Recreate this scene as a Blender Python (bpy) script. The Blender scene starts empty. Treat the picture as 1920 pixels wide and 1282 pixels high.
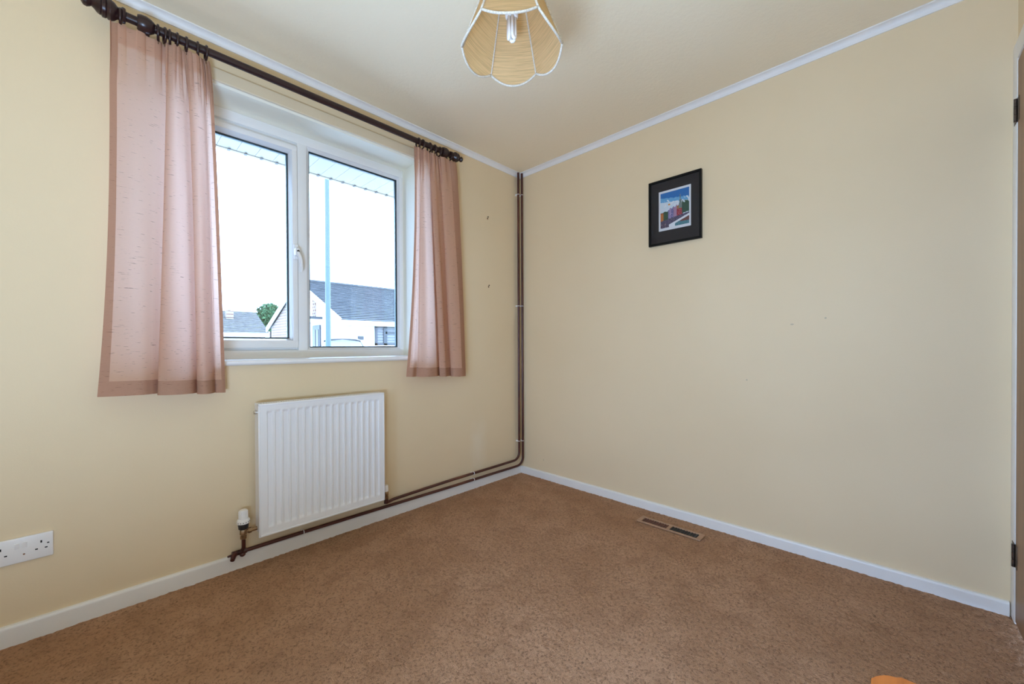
import bpy, bmesh, math, random
from mathutils import Vector, Matrix, noise
random.seed(7)
S = bpy.context.scene
COL = S.collection
PI = math.pi

# ------------------------------------------------------------------ camera, sky, light, exposure
cd = bpy.data.cameras.new('camera'); cam = bpy.data.objects.new('camera', cd); COL.objects.link(cam)
F, YAW, PITCH, ROLL = 745.143, 0.767477, -0.0073538, -0.0040554
cd.sensor_width = 36.0; cd.sensor_fit = 'HORIZONTAL'; cd.lens = 36.0 * F / 1920.0
cd.shift_y = 13.488 / 1920.0
cd.clip_start = 0.02; cd.clip_end = 400
cy_, sy_ = math.cos(YAW), math.sin(YAW); cp_, sp_ = math.cos(PITCH), math.sin(PITCH)
fw = Vector((cy_*cp_, sy_*cp_, sp_)); rt = Vector((sy_, -cy_, 0)); up = rt.cross(fw)
cr_, sr_ = math.cos(ROLL), math.sin(ROLL)
r2 = cr_*rt + sr_*up; u2 = cr_*up - sr_*rt
M = Matrix((r2, u2, -fw)).transposed().to_4x4(); M.translation = Vector((-2.39788, -2.21646, 1.03))
cam.matrix_world = M
S.camera = cam

SKY = 10.5
W = bpy.data.worlds.new('overcast_sky'); S.world = W; W.use_nodes = True
wn = W.node_tree.nodes; wl = W.node_tree.links; wn.clear()
wo = wn.new('ShaderNodeOutputWorld'); bg = wn.new('ShaderNodeBackground')
tc = wn.new('ShaderNodeTexCoord'); sx = wn.new('ShaderNodeSeparateXYZ'); rp = wn.new('ShaderNodeValToRGB')
rp.color_ramp.elements[0].position = 0.0; rp.color_ramp.elements[0].color = (0.44, 0.64, 1.0, 1)
rp.color_ramp.elements[1].position = 1.0; rp.color_ramp.elements[1].color = (0.41, 0.62, 1.0, 1)
wl.new(tc.outputs['Generated'], sx.inputs[0]); wl.new(sx.outputs['Z'], rp.inputs[0])
wl.new(rp.outputs[0], bg.inputs['Color']); bg.inputs['Strength'].default_value = SKY
wl.new(bg.outputs[0], wo.inputs['Surface'])

def portal(name, loc, rot, sx_, sy__):
    l = bpy.data.lights.new(name, 'AREA'); l.shape = 'RECTANGLE'; l.size = sx_; l.size_y = sy__
    l.cycles.is_portal = True
    o = bpy.data.objects.new(name, l); COL.objects.link(o); o.location = loc; o.rotation_euler = rot
portal('window_portal', (-1.6, 0.29, 1.6), (-PI/2, 0, 0), 1.32, 1.28)
portal('fill_window_portal', (-3.27, -1.85, 1.01), (0, -PI/2, 0), 1.42, 1.10)  # portal for the added side window

# added fill lamp out of view, aimed up at the ceiling and window wall
fl_ = bpy.data.lights.new('fill_light', 'AREA'); fl_.shape = 'DISK'; fl_.size = .5; fl_.energy = 38.0; fl_.color = (.46, .67, 1.0)
fo_ = bpy.data.objects.new('fill_light', fl_); COL.objects.link(fo_); fo_.location = (-2.72, -2.05, .60); fo_.rotation_euler = (PI-.32, 0, 0)

vs = S.view_settings
S.display_settings.display_device = 'sRGB'
vs.view_transform = 'Standard'; vs.look = 'None'; vs.gamma = 1.0; vs.use_curve_mapping = False
vs.exposure = 0.6
cyc = S.cycles
cyc.use_denoising = True
cyc.max_bounces = 16; cyc.diffuse_bounces = 10; cyc.transparent_max_bounces = 16; cyc.transmission_bounces = 8
cyc.sample_clamp_indirect = 12.0
cyc.caustics_reflective = False; cyc.caustics_refractive = False

# ------------------------------------------------------------------ materials
def srgb(r, g, b):
    f = lambda c: (c/255/12.92) if c/255 <= 0.04045 else ((c/255+0.055)/1.055)**2.4
    return (f(r), f(g), f(b), 1)

class Mat:
    def __init__(s, name, col=(.8, .8, .8, 1), rough=.5, metal=0., spec=.5):
        s.m = bpy.data.materials.new(name); s.m.use_nodes = True
        s.t = s.m.node_tree; s.n = s.t.nodes; s.l = s.t.links
        s.b = s.n['Principled BSDF']; s.out = s.n['Material Output']
        s.b.inputs['Base Color'].default_value = col; s.b.inputs['Roughness'].default_value = rough
        s.b.inputs['Metallic'].default_value = metal; s.b.inputs['Specular IOR Level'].default_value = spec
        s.col = col; s._tc = None
    def new(s, kind, **kw):
        n = s.n.new(kind)
        for k, v in kw.items(): setattr(n, k, v)
        return n
    def obj(s):
        if not s._tc: s._tc = s.new('ShaderNodeTexCoord')
        return s._tc.outputs['Object']
    def mapped(s, scale, loc=(0, 0, 0)):
        mp = s.new('ShaderNodeMapping'); s.l.new(s.obj(), mp.inputs['Vector'])
        mp.inputs['Scale'].default_value = scale; mp.inputs['Location'].default_value = loc
        return mp.outputs[0]
    def noise(s, scale=5, detail=3, rough=.5, vec=None):
        n = s.new('ShaderNodeTexNoise'); n.inputs['Scale'].default_value = scale
        n.inputs['Detail'].default_value = detail; n.inputs['Roughness'].default_value = rough
        s.l.new(vec if vec is not None else s.obj(), n.inputs['Vector'])
        return n.outputs['Fac']
    def ramp(s, fac, stops):
        r = s.new('ShaderNodeValToRGB'); e = r.color_ramp.elements
        while len(e) < len(stops): e.new(.5)
        for el, (p_, c_) in zip(e, stops): el.position = p_; el.color = c_
        s.l.new(fac, r.inputs[0]); return r.outputs[0]
    def mix(s, fac, a, b, mode='MIX'):
        m = s.new('ShaderNodeMix', data_type='RGBA', blend_type=mode)
        for v, i in ((fac, 0), (a, 6), (b, 7)):
            if hasattr(v, 'links') or isinstance(v, bpy.types.NodeSocket): s.l.new(v, m.inputs[i])
            else: m.inputs[i].default_value = v
        return m.outputs[2]
    def base(s, sock): s.l.new(sock, s.b.inputs['Base Color']); return s
    def bump(s, h, strength=.2, dist=.01):
        b = s.new('ShaderNodeBump'); b.inputs['Strength'].default_value = strength; b.inputs['Distance'].default_value = dist
        s.l.new(h, b.inputs['Height']); s.l.new(b.outputs[0], s.b.inputs['Normal']); s.bn = b; return s

def grainy(name, col, rough=.5, amt=.06, scale=12, bump=0, bscale=80, metal=0., spec=.5):
    m = Mat(name, col, rough, metal, spec)
    d = tuple(max(0, c*(1-amt)) for c in col[:3]) + (1,); u = tuple(min(1, c*(1+amt)) for c in col[:3]) + (1,)
    m.base(m.ramp(m.noise(scale, 4), [(.3, d), (.7, u)]))
    if bump: m.bump(m.noise(bscale, 3), bump, .002)
    return m

# cream emulsion walls with faint scuffs
def wall_mat(name, patch=None, marks=()):
    c = (.76, .62, .41, 1)
    m = Mat(name, c, .62, spec=.3)
    base = m.ramp(m.noise(1.3, 4), [(.3, (.745, .605, .395, 1)), (.7, (.775, .635, .425, 1))])
    if patch:
        mp = m.mapped(tuple(1/v for v in patch[1]), tuple(-a/v for a, v in zip(patch[0], patch[1])))
        ln = m.new('ShaderNodeVectorMath', operation='LENGTH'); m.l.new(mp, ln.inputs[0])
        nz = m.noise(9, 5, .7)
        ad = m.new('ShaderNodeMath', operation='MULTIPLY_ADD'); m.l.new(nz, ad.inputs[0]); ad.inputs[1].default_value = 1.6
        m.l.new(ln.outputs['Value'], ad.inputs[2])
        f = m.ramp(ad.outputs[0], [(.0, (.55, .55, .55, 1)), (.5, (.55, .55, .55, 1)), (1.0, (0, 0, 0, 1))])
        mr = m.new('ShaderNodeMath', operation='DIVIDE'); m.l.new(ad.outputs[0], mr.inputs[0]); mr.inputs[1].default_value = 2.0
        m.l.new(mr.outputs[0], f.node.inputs[0])
        base = m.mix(f, base, (.79, .70, .54, 1))
    for (pos, size) in marks:
        mp = m.mapped(tuple(1/v for v in size), tuple(-a/v for a, v in zip(pos, size)))
        ln = m.new('ShaderNodeVectorMath', operation='LENGTH'); m.l.new(mp, ln.inputs[0])
        f = m.ramp(ln.outputs['Value'], [(.3, (.6, .6, .6, 1)), (1.0, (0, 0, 0, 1))])
        base = m.mix(f, base, (.33, .29, .22, 1))
    m.base(base); m.bump(m.noise(160, 3, .6), .10, .003)
    return m.m
M_WALL_L = wall_mat('cream_paint_window_wall', patch=((-.46, 0, .30), (.085, .3, .20)))
M_WALL_R = wall_mat('cream_paint_plain_wall', marks=[((0, -.2397, .1416), (.5, .004, .012)), ((0, -1.845, 1.1335), (.5, .010, .005)),
                    ((0, -1.977, 1.1585), (.5, .006, .006)), ((0, -1.645, .845), (.5, .006, .005))])
M_WALL = wall_mat('cream_paint')
ml = Mat('lintel_paint', (.72, .655, .50, 1), .5); ml.base(ml.ramp(ml.noise(3, 3), [(.3, (.70, .59, .42, 1)), (.7, (.735, .625, .455, 1))])); M_LINTEL = ml.m
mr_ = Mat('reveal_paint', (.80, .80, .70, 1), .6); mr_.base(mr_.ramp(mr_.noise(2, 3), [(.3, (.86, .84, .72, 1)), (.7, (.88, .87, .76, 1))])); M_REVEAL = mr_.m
mc = Mat('ceiling_paint', (.79, .745, .62, 1), .75, spec=.2)
mc.base(mc.ramp(mc.noise(1.1, 3), [(.3, (.84, .735, .545, 1)), (.7, (.865, .765, .58, 1))]))
mc.bump(mc.noise(55, 5, .65), .25, .006); M_CEIL = mc.m
M_WHITE = grainy('white_gloss_paint', (.80, .785, .755, 1), .35, .03, 6).m
M_COVE = grainy('white_coving', (.80, .79, .775, 1), .5, .03, 5).m
M_UPVC = grainy('white_upvc', (.84, .85, .85, 1), .28, .015, 4).m
M_GASKET = grainy('black_rubber_gasket', (.02, .03, .035, 1), .6, .2, 40).m
M_SPACER = grainy('glazing_spacer', (.10, .16, .17, 1), .4, .15, 60, metal=.3).m
M_RAD = grainy('white_radiator_enamel', (.83, .835, .84, 1), .3, .015, 3).m
M_CHROME = grainy('chrome', (.75, .74, .72, 1), .18, .05, 30, metal=1.).m
M_BRASS = grainy('tarnished_brass', (.30, .19, .10, 1), .35, .25, 60, metal=.8).m
M_BLACKP = grainy('black_plastic', (.02, .02, .022, 1), .4, .2, 40).m
M_WHITEP = grainy('white_plastic', (.82, .80, .78, 1), .3, .02, 10).m
mp_ = Mat('brown_painted_pipe', (.075, .022, .018, 1), .28)
sepz = mp_.new('ShaderNodeSeparateXYZ'); mp_.l.new(mp_.obj(), sepz.inputs[0])
mp_.base(mp_.ramp(mp_.noise(4, 3), [(.3, (.055, .014, .012, 1)), (.55, (.08, .022, .016, 1)), (.75, (.15, .045, .025, 1))])); M_PIPE = mp_.m
md = Mat('dark_mahogany_pole', (.035, .012, .012, 1), .3)
md.base(md.ramp(md.noise(1, 4, .6, md.mapped((6, 120, 120))), [(.3, (.014, .005, .006, 1)), (.7, (.036, .013, .012, 1))])); M_POLE = md.m
M_BLACKF = grainy('black_picture_frame', (.006, .006, .006, 1), .4, .2, 30, spec=.15).m
M_MAT = grainy('charcoal_mount', (.044, .038, .037, 1), .9, .06, 200, spec=.1).m
M_PAPER = grainy('print_paper', (.80, .80, .82, 1), .7, .02, 60).m
mg = Mat('window_glass', (1, 1, 1, 1), .0)
def glass(mm, tint, ior=1.45):
    mm.n.remove(mm.b)
    tr = mm.new('ShaderNodeBsdfTransparent'); tr.inputs[0].default_value = tint
    gl = mm.new('ShaderNodeBsdfGlossy'); gl.inputs['Roughness'].default_value = .02
    fr = mm.new('ShaderNodeFresnel'); fr.inputs[0].default_value = ior
    mx = mm.new('ShaderNodeMixShader'); mm.l.new(fr.outputs[0], mx.inputs[0]); mm.l.new(tr.outputs[0], mx.inputs[1]); mm.l.new(gl.outputs[0], mx.inputs[2])
    mm.l.new(mx.outputs[0], mm.out.inputs['Surface'])
glass(mg, (.97, .985, .985, 1)); M_GLASS = mg.m
mg2 = Mat('picture_glass'); glass(mg2, (.97, .97, .97, 1), 1.15); M_PGLASS = mg2.m

# carpet
mk = Mat('brown_carpet', (.30, .19, .12, 1), .95, spec=.1)
big = mk.ramp(mk.noise(2.0, 5, .6), [(.32, (.57, .315, .175, 1)), (.68, (.72, .43, .265, 1))])
big = mk.mix(mk.ramp(mk.noise(8.5, 4, .65), [(.36, (.55, .55, .55, 1)), (.52, (0, 0, 0, 1))]), big, (.48, .265, .15, 1))
spk = mk.noise(120, 4, .7)
mk.base(mk.mix(mk.ramp(spk, [(.33, (1, 1, 1, 1)), (.50, (0, 0, 0, 1))]), big, (.30, .165, .095, 1)))
addn = mk.new('ShaderNodeMath', operation='ADD'); mk.l.new(mk.noise(120, 4, .7), addn.inputs[0]); mk.l.new(mk.noise(420, 2, .6), addn.inputs[1])
mk.bump(addn.outputs[0], .9, .010); M_CARPET = mk.m

# curtain cloth: diffuse + translucent, with slub streaks
def cloth(name, light, slub, dif=.55, stretch=(26, 26, 420), thr=.685, trans=None):
    m = Mat(name); m.n.remove(m.b)
    st = m.noise(1, 2, .5, m.mapped(stretch))
    fine = m.noise(1, 2, .5, m.mapped((60, 60, 700)))
    c = m.mix(m.ramp(fine, [(.35, (0, 0, 0, 1)), (.65, (1, 1, 1, 1))]), tuple(v*.94 for v in light[:3]) + (1,), light)
    c = m.mix(m.ramp(st, [(thr, (0, 0, 0, 1)), (thr+.05, (1, 1, 1, 1))]), c, slub)
    d = m.new('ShaderNodeBsdfDiffuse'); t = m.new('ShaderNodeBsdfTranslucent')
    bp = m.new('ShaderNodeBump'); bp.inputs['Strength'].default_value = .12; bp.inputs['Distance'].default_value = .002
    m.l.new(fine, bp.inputs['Height'])
    for s_ in (d, t): m.l.new(c, s_.inputs['Color']); m.l.new(bp.outputs[0], s_.inputs['Normal'])
    if trans:
        c2 = m.mix(m.ramp(st, [(thr, (0, 0, 0, 1)), (thr+.05, (1, 1, 1, 1))]), trans, tuple(v*.55 for v in trans[:3]) + (1,))
        m.l.new(c2, t.inputs['Color'])
    mx = m.new('ShaderNodeMixShader'); mx.inputs[0].default_value = 1-dif
    m.l.new(d.outputs[0], mx.inputs[1]); m.l.new(t.outputs[0], mx.inputs[2]); m.l.new(mx.outputs[0], m.out.inputs['Surface'])
    return m.m
M_CURT = cloth('pink_slub_curtain', (.66, .455, .335, 1), (.34, .19, .13, 1), .52, (34, 34, 330), .668, (.92, .645, .53, 1))
M_HEM = cloth('pink_curtain_doubled_hem_darkened', (.56, .35, .245, 1), (.30, .17, .12, 1), .62, (34, 34, 330), .668, (.62, .37, .27, 1))  # same cloth as the curtain; colour darkened for the light doubled hems block
M_SHADE = cloth('cream_shade_weave', (.72, .50, .27, 1), (.63, .43, .22, 1), .60, (8, 8, 1100), .50, (.80, .52, .22, 1))
mtr = Mat('cream_trim_braid', (.82, .78, .70, 1), .8); mtr.base(mtr.ramp(mtr.noise(260, 2), [(.35, (.50, .45, .37, 1)), (.6, (.66, .61, .52, 1))])); M_TRIM = mtr.m
mdw = Mat('brown_veneer_door', (.25, .13, .06, 1), .45)
mdw.base(mdw.ramp(mdw.noise(1, 5, .6, mdw.mapped((28, 28, 1.6))), [(.3, (.20, .10, .048, 1)), (.7, (.31, .17, .085, 1))])); M_DOOR = mdw.m
M_BRONZE = grainy('bronze_hinge', (.10, .075, .06, 1), .4, .3, 80, metal=.8).m
mpn = Mat('orange_pine', (.56, .22, .045, 1), .35)
mpn.base(mpn.ramp(mpn.noise(1, 5, .65, mpn.mapped((3, 90, 90))), [(.3, (.46, .130, .020, 1)), (.65, (.62, .195, .038, 1))])); M_PINE = mpn.m
M_REG = grainy('brown_register_metal', (.42, .25, .15, 1), .5, .1, 40, metal=.1).m
M_REGB = grainy('red_brown_louvre', (.11, .035, .018, 1), .5, .2, 40).m
M_REGK = grainy('black_louvre', (.012, .010, .009, 1), .5, .2, 40).m
M_DARK = grainy('dark_void', (.008, .007, .006, 1), .9, .1, 20).m

# outside
M_ROOF = None
def roof_mat(name, a, b, sc):
    m = Mat(name, a, .8, spec=.2); m.base(m.ramp(m.noise(sc, 5, .7), [(.3, a), (.7, b)])); return m.m
M_ROOF = roof_mat('grey_slate_roof', (.045, .045, .045, 1), (.085, .082, .080, 1), 2.5)
M_ROOF2 = roof_mat('brown_grey_tiles', (.06, .052, .045, 1), (.15, .13, .115, 1), 3.5)
M_RENDER = grainy('white_render', (.72, .73, .75, 1), .8, .03, 1.5).m
M_FASCIA = grainy('white_fascia', (.78, .79, .80, 1), .4, .02, 2).m
mb = Mat('pink_brick', (.2, .1, .08, 1), .9)
bt = mb.new('ShaderNodeTexBrick'); mb.l.new(mb.mapped((1, 1, 1)), bt.inputs['Vector'])
rotm = mb.new('ShaderNodeMapping'); mb.l.new(mb.obj(), rotm.inputs[0]); rotm.inputs['Rotation'].default_value = (PI/2, 0, PI/2)
cmb = mb.new('ShaderNodeCombineXYZ'); sp3 = mb.new('ShaderNodeSeparateXYZ'); mb.l.new(mb.obj(), sp3.inputs[0])
mb.l.new(sp3.outputs['Y'], cmb.inputs['X']); mb.l.new(sp3.outputs['Z'], cmb.inputs['Y']); mb.l.new(cmb.outputs[0], bt.inputs['Vector'])
bt.inputs['Color1'].default_value = (.11, .045, .03, 1); bt.inputs['Color2'].default_value = (.15, .06, .04, 1); bt.inputs['Mortar'].default_value = (.24, .20, .16, 1)
bt.inputs['Scale'].default_value = 1.0; bt.inputs['Brick Width'].default_value = .225; bt.inputs['Row Height'].default_value = .15; bt.inputs['Mortar Size'].default_value = .035
mb.base(bt.outputs['Color']); M_BRICK = mb.m
M_GREYF = grainy('dark_grey_window_frame', (.025, .025, .026, 1), .4, .1, 10).m
M_BLIND = grainy('pale_blind', (.14, .13, .12, 1), .6, .03, 8).m
M_EXTGL = grainy('dark_glazing', (.05, .06, .07, 1), .1, .1, 3).m
M_POSTG = grainy('pale_green_lamp_column', (.045, .068, .058, 1), .5, .08, 3).m
M_LEAF = roof_mat('hedge_leaves', (.018, .045, .018, 1), (.05, .10, .035, 1), 4)
M_BARK = grainy('bark', (.05, .035, .025, 1), .9, .3, 8).m
M_ROAD = grainy('pale_concrete_ground', (.50, .49, .47, 1), .9, .1, 4).m
M_CARW = grainy('silver_white_car_paint', (.22, .21, .20, 1), .35, .02, 3, spec=.2).m
M_TYRE = grainy('tyre_rubber', (.02, .02, .02, 1), .8, .2, 20).m
M_CLIP = grainy('grey_vent_clip', (.10, .10, .10, 1), .5, .1, 20).m
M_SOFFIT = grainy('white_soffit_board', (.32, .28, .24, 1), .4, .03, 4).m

# ------------------------------------------------------------------ mesh helpers
class MB:
    def __init__(s): s.bm = bmesh.new()
    def box(s, x0, x1, y0, y1, z0, z1, bev=0., seg=2):
        b = bmesh.new(); r = bmesh.ops.create_cube(b, size=1.0)
        for v in b.verts:
            v.co = Vector(((x0+x1)/2 + v.co.x*(x1-x0), (y0+y1)/2 + v.co.y*(y1-y0), (z0+z1)/2 + v.co.z*(z1-z0)))
        if bev > 0: bmesh.ops.bevel(b, geom=b.edges[:], offset=bev, segments=seg, affect='EDGES', profile=.5)
        s._join(b); return s
    def _join(s, b):
        m = bpy.data.meshes.new('t'); b.to_mesh(m); b.free(); s.bm.from_mesh(m); bpy.data.meshes.remove(m)
    def data(s, V, Fc):
        vs_ = [s.bm.verts.new(v) for v in V]
        for f in Fc:
            try: s.bm.faces.new([vs_[i] for i in f])
            except ValueError: pass
        return s
    def prism(s, poly, ax, a, b):
        # poly in the two other axes (cyclic order), extruded along ax from a to b
        def P(q, t):
            return (t, q[0], q[1]) if ax == 0 else ((q[0], t, q[1]) if ax == 1 else (q[0], q[1], t))
        n = len(poly); V = [P(q, a) for q in poly] + [P(q, b) for q in poly]
        Fc = [tuple(range(n-1, -1, -1)), tuple(range(n, 2*n))] + [(i, (i+1) % n, n+(i+1) % n, n+i) for i in range(n)]
        return s.data(V, Fc)
    def tube(s, pts, r, n=12, caps=True, closed=False):
        P = [Vector(q) for q in pts]; N = len(P); rings = []
        rad = r if isinstance(r, (list, tuple)) else [r]*N
        prev = None
        for i in range(N):
            if closed: t = (P[(i+1) % N]-P[i-1]).normalized()
            else: t = (P[min(i+1, N-1)]-P[max(i-1, 0)]).normalized()
            if prev is None:
                a = Vector((0, 0, 1)) if abs(t.z) < .9 else Vector((1, 0, 0)); nrm = t.cross(a).normalized()
            else: nrm = (prev - t*prev.dot(t)).normalized()
            prev = nrm; bn_ = t.cross(nrm)
            rings.append([s.bm.verts.new(P[i] + rad[i]*(math.cos(2*PI*k/n)*nrm + math.sin(2*PI*k/n)*bn_)) for k in range(n)])
        for i in range(N if closed else N-1):
            A, B = rings[i], rings[(i+1) % N]
            for k in range(n): s.bm.faces.new((A[k], A[(k+1) % n], B[(k+1) % n], B[k]))
        if caps and not closed:
            s.bm.faces.new(rings[0][::-1]); s.bm.faces.new(rings[-1])
        return s
    def lathe(s, prof, o=(0, 0, 0), ax=2, n=24):
        # prof: list of (axial, radius)
        o = Vector(o); E = [Vector((1, 0, 0)), Vector((0, 1, 0)), Vector((0, 0, 1))]
        A = E[ax]; B = E[(ax+1) % 3]; C = E[(ax+2) % 3]; rings = []
        for (h, r) in prof:
            rings.append([s.bm.verts.new(o + A*h + max(r, 1e-5)*(math.cos(2*PI*k/n)*B + math.sin(2*PI*k/n)*C)) for k in range(n)])
        for a, b in zip(rings, rings[1:]):
            for k in range(n): s.bm.faces.new((a[k], a[(k+1) % n], b[(k+1) % n], b[k]))
        s.bm.faces.new(rings[0][::-1]); s.bm.faces.new(rings[-1]); return s
    def torus(s, c, R, r, ax=0, n=28, m=10):
        E = [Vector((1, 0, 0)), Vector((0, 1, 0)), Vector((0, 0, 1))]; B = E[(ax+1) % 3]; C = E[(ax+2) % 3]
        return s.tube([Vector(c) + R*(math.cos(2*PI*k/n)*B + math.sin(2*PI*k/n)*C) for k in range(n)], r, m, closed=True)
    def grid(s, f, nu, nv):
        vs_ = [[s.bm.verts.new(f(i/nu, j/nv)) for i in range(nu+1)] for j in range(nv+1)]
        for j in range(nv):
            for i in range(nu): s.bm.faces.new((vs_[j][i], vs_[j][i+1], vs_[j+1][i+1], vs_[j+1][i]))
        return s
    def sphere(s, c, r, sub=2):
        b = bmesh.new(); bmesh.ops.create_icosphere(b, subdivisions=sub, radius=1)
        for v in b.verts: v.co = Vector(c) + Vector((v.co.x*r[0], v.co.y*r[1], v.co.z*r[2]))
        s._join(b); return s
    def obj(s, name, mat, parent=None, smooth=None, recalc=True, kind=None, label=None):
        if recalc: bmesh.ops.recalc_face_normals(s.bm, faces=s.bm.faces[:])
        me = bpy.data.meshes.new(name); s.bm.to_mesh(me); s.bm.free()
        mats = mat if isinstance(mat, (list, tuple)) else [mat]
        for m_ in mats: me.materials.append(m_)
        if smooth is not None:
            me.polygons.foreach_set('use_smooth', [True]*len(me.polygons))
            if smooth < 179: me.set_sharp_from_angle(angle=math.radians(smooth))
        return link(name, me, parent, kind, label)

WORLD = {}
def link(name, me, parent=None, kind=None, label=None):
    o = bpy.data.objects.new(name, me); COL.objects.link(o); WORLD[o] = Vector((0, 0, 0))
    if parent is not None:
        o.parent = parent; o.matrix_parent_inverse = Matrix.Translation(-WORLD[parent])
    if kind: o['kind'] = kind
    if label: o['label'] = label
    return o
def thing(name, label, cat, loc=(0, 0, 0), group=None):
    o = bpy.data.objects.new(name, None); COL.objects.link(o); o.location = loc; WORLD[o] = Vector(loc)
    o.empty_display_size = .05
    tag(o, label, cat, group); return o
def tag(o, label, cat, group=None):
    o['label'] = label; o['category'] = cat
    if group: o['group'] = group
    return o
def struct_empty(name, loc):
    o = bpy.data.objects.new(name, None); COL.objects.link(o); o.location = loc; WORLD[o] = Vector(loc); o['kind'] = 'structure'; o.empty_display_size = .05
    return o

def arc(c, r, a0, a1, n, plane):
    out = []
    for i in range(n+1):
        a = a0+(a1-a0)*i/n; u, v = r*math.cos(a), r*math.sin(a)
        out.append((c[0]+u, c[1], c[2]+v) if plane == 'xz' else (c[0]+u, c[1]+v, c[2]))
    return out
def catmull(P, n):
    # P list of tuples; returns n+1 samples uniformly by index
    out = []; K = len(P)-1
    for i in range(n+1):
        t = i/n*K; k = min(int(t), K-1); t -= k
        p0, p1, p2, p3 = P[max(k-1, 0)], P[k], P[k+1], P[min(k+2, K)]
        out.append(tuple(.5*((2*b)+(-a+c)*t+(2*a-5*b+4*c-d)*t*t+(-a+3*b-3*c+d)*t**3) for a, b, c, d in zip(p0, p1, p2, p3)))
    return out
def sstep(a, b, x):
    t = min(1, max(0, (x-a)/(b-a))); return t*t*(3-2*t)

# ------------------------------------------------------------------ room shell
CZ = 2.43          # ceiling height
XL, YB = -3.05, -2.545
WX0, WX1, WZ0, WZ1 = -2.34, -.952, .95, 2.236     # window opening in the left-hand wall (y = 0)
# carpet floor, a fine grid with a gently uneven pile
NXC, NYC = 640, 560
cv_, cf_ = [], []
for j in range(NYC+1):
    y = YB-.12+(0-(YB-.12))*j/NYC
    for i in range(NXC+1):
        x = XL-XL*i/NXC
        h = .0015*noise.noise((x*9, y*9, 0)) + .0030*noise.noise((x*62, y*62, 3.1)) + .0022*noise.noise((x*118, y*118, 7.7))
        cv_.append((x, y, h-.003))
for j in range(NYC):
    k = j*(NXC+1)
    for i in range(NXC): cf_.append((k+i, k+i+1, k+i+NXC+2, k+i+NXC+1))
me = bpy.data.meshes.new('floor'); me.from_pydata(cv_, [], cf_); me.materials.append(M_CARPET)
me.polygons.foreach_set('use_smooth', [True]*len(me.polygons))
link('floor', me, kind='structure')
MB().box(XL-.1, .12, YB-.2, .3, CZ, CZ+.1).obj('ceiling', M_CEIL, kind='structure')
b = MB()
b.box(XL-.2, WX0, 0, .30, -.2, CZ+.1).box(WX1, .12, 0, .30, -.2, CZ+.1).box(WX0, WX1, 0, .30, -.2, WZ0).box(WX0, WX1, 0, .30, WZ1, CZ+.1)
b.obj('wall_left', M_WALL_L, kind='structure')
MB().box(0, .12, YB-.2, 0, -.2, CZ+.1).obj('wall_right', M_WALL_R, kind='structure')
DX0, DX1, DZ = -.83, -.072, 2.065
b = MB()
b.box(XL-.2, DX0-.03, YB-.12, YB, -.2, CZ+.05).box(DX1+.03, 0, YB-.12, YB, -.2, CZ+.05).box(DX0-.03, DX1+.03, YB-.12, YB, DZ+.03, CZ+.05)
b.obj('wall_back', M_WALL, kind='structure')
# side wall out of view; its window is added to let in fill light
SY0, SY1, SZ0, SZ1 = -2.40, -1.30, .30, 1.72
b = MB()
b.box(XL-.2, XL, YB-.2, SY0, -.2, CZ+.05).box(XL-.2, XL, SY1, .0, -.2, CZ+.05).box(XL-.2, XL, SY0, SY1, -.2, SZ0).box(XL-.2, XL, SY0, SY1, SZ1, CZ+.05)
b.obj('wall_side', M_WALL, kind='structure')
w3 = struct_empty('added_fill_window', (XL-.12, (SY0+SY1)/2, SZ0))
b = MB()
for (a0, a1, c0, c1) in ((SY0, SY1, SZ0, SZ0+.05), (SY0, SY1, SZ1-.05, SZ1), (SY0, SY0+.05, SZ0+.05, SZ1-.05), (SY1-.05, SY1, SZ0+.05, SZ1-.05), ((SY0+SY1)/2-.03, (SY0+SY1)/2+.03, SZ0+.05, SZ1-.05)):
    b.box(XL-.13, XL-.07, a0, a1, c0, c1, .004)
b.obj('fill_window_frame', M_UPVC, w3)
MB().box(XL-.103, XL-.097, SY0+.04, SY1-.04, SZ0+.04, SZ1-.04).obj('pane', M_GLASS, w3)

# reveals of the window opening get their own paint: thin plaster linings
b = MB()
b.prism([(0.002, 2.236), (.30, 2.236), (.30, 2.226), (.010, 2.226)], 0, WX0, WX1)
b.prism([(.0, WZ0), (.30, WZ0), (.30, WZ1-.010), (.0, WZ1-.010)], 0, WX1-.006, WX1)
b.prism([(.0, WZ0), (.30, WZ0), (.30, WZ1-.010), (.0, WZ1-.010)], 0, WX0, WX0+.006)
b.obj('trim_1', M_REVEAL, kind='structure')
# lintel board above the window
MB().box(-2.36, -.84, -.016, .0, 2.232, 2.288, .004).obj('trim_2', M_LINTEL, kind='structure')

# coving
def cove_profile():
    P = [(0, 2.398), (.005, 2.398)]
    for i in range(7):
        a = i/6*PI/2
        P.append((.006+.022*(1-math.cos(a)), 2.402+.022*math.sin(a)))
    P += [(.031, 2.4245), (.031, CZ), (0, CZ)]
    return P
cv = cove_profile()
MB().prism([(-q[0], q[1]) for q in cv], 0, XL, 0.0).obj('trim_3', M_COVE, kind='structure', smooth=35)
MB().prism([(-q[0], q[1]) for q in cv], 1, YB, 0.0).obj('trim_4', M_COVE, kind='structure', smooth=35)
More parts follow.
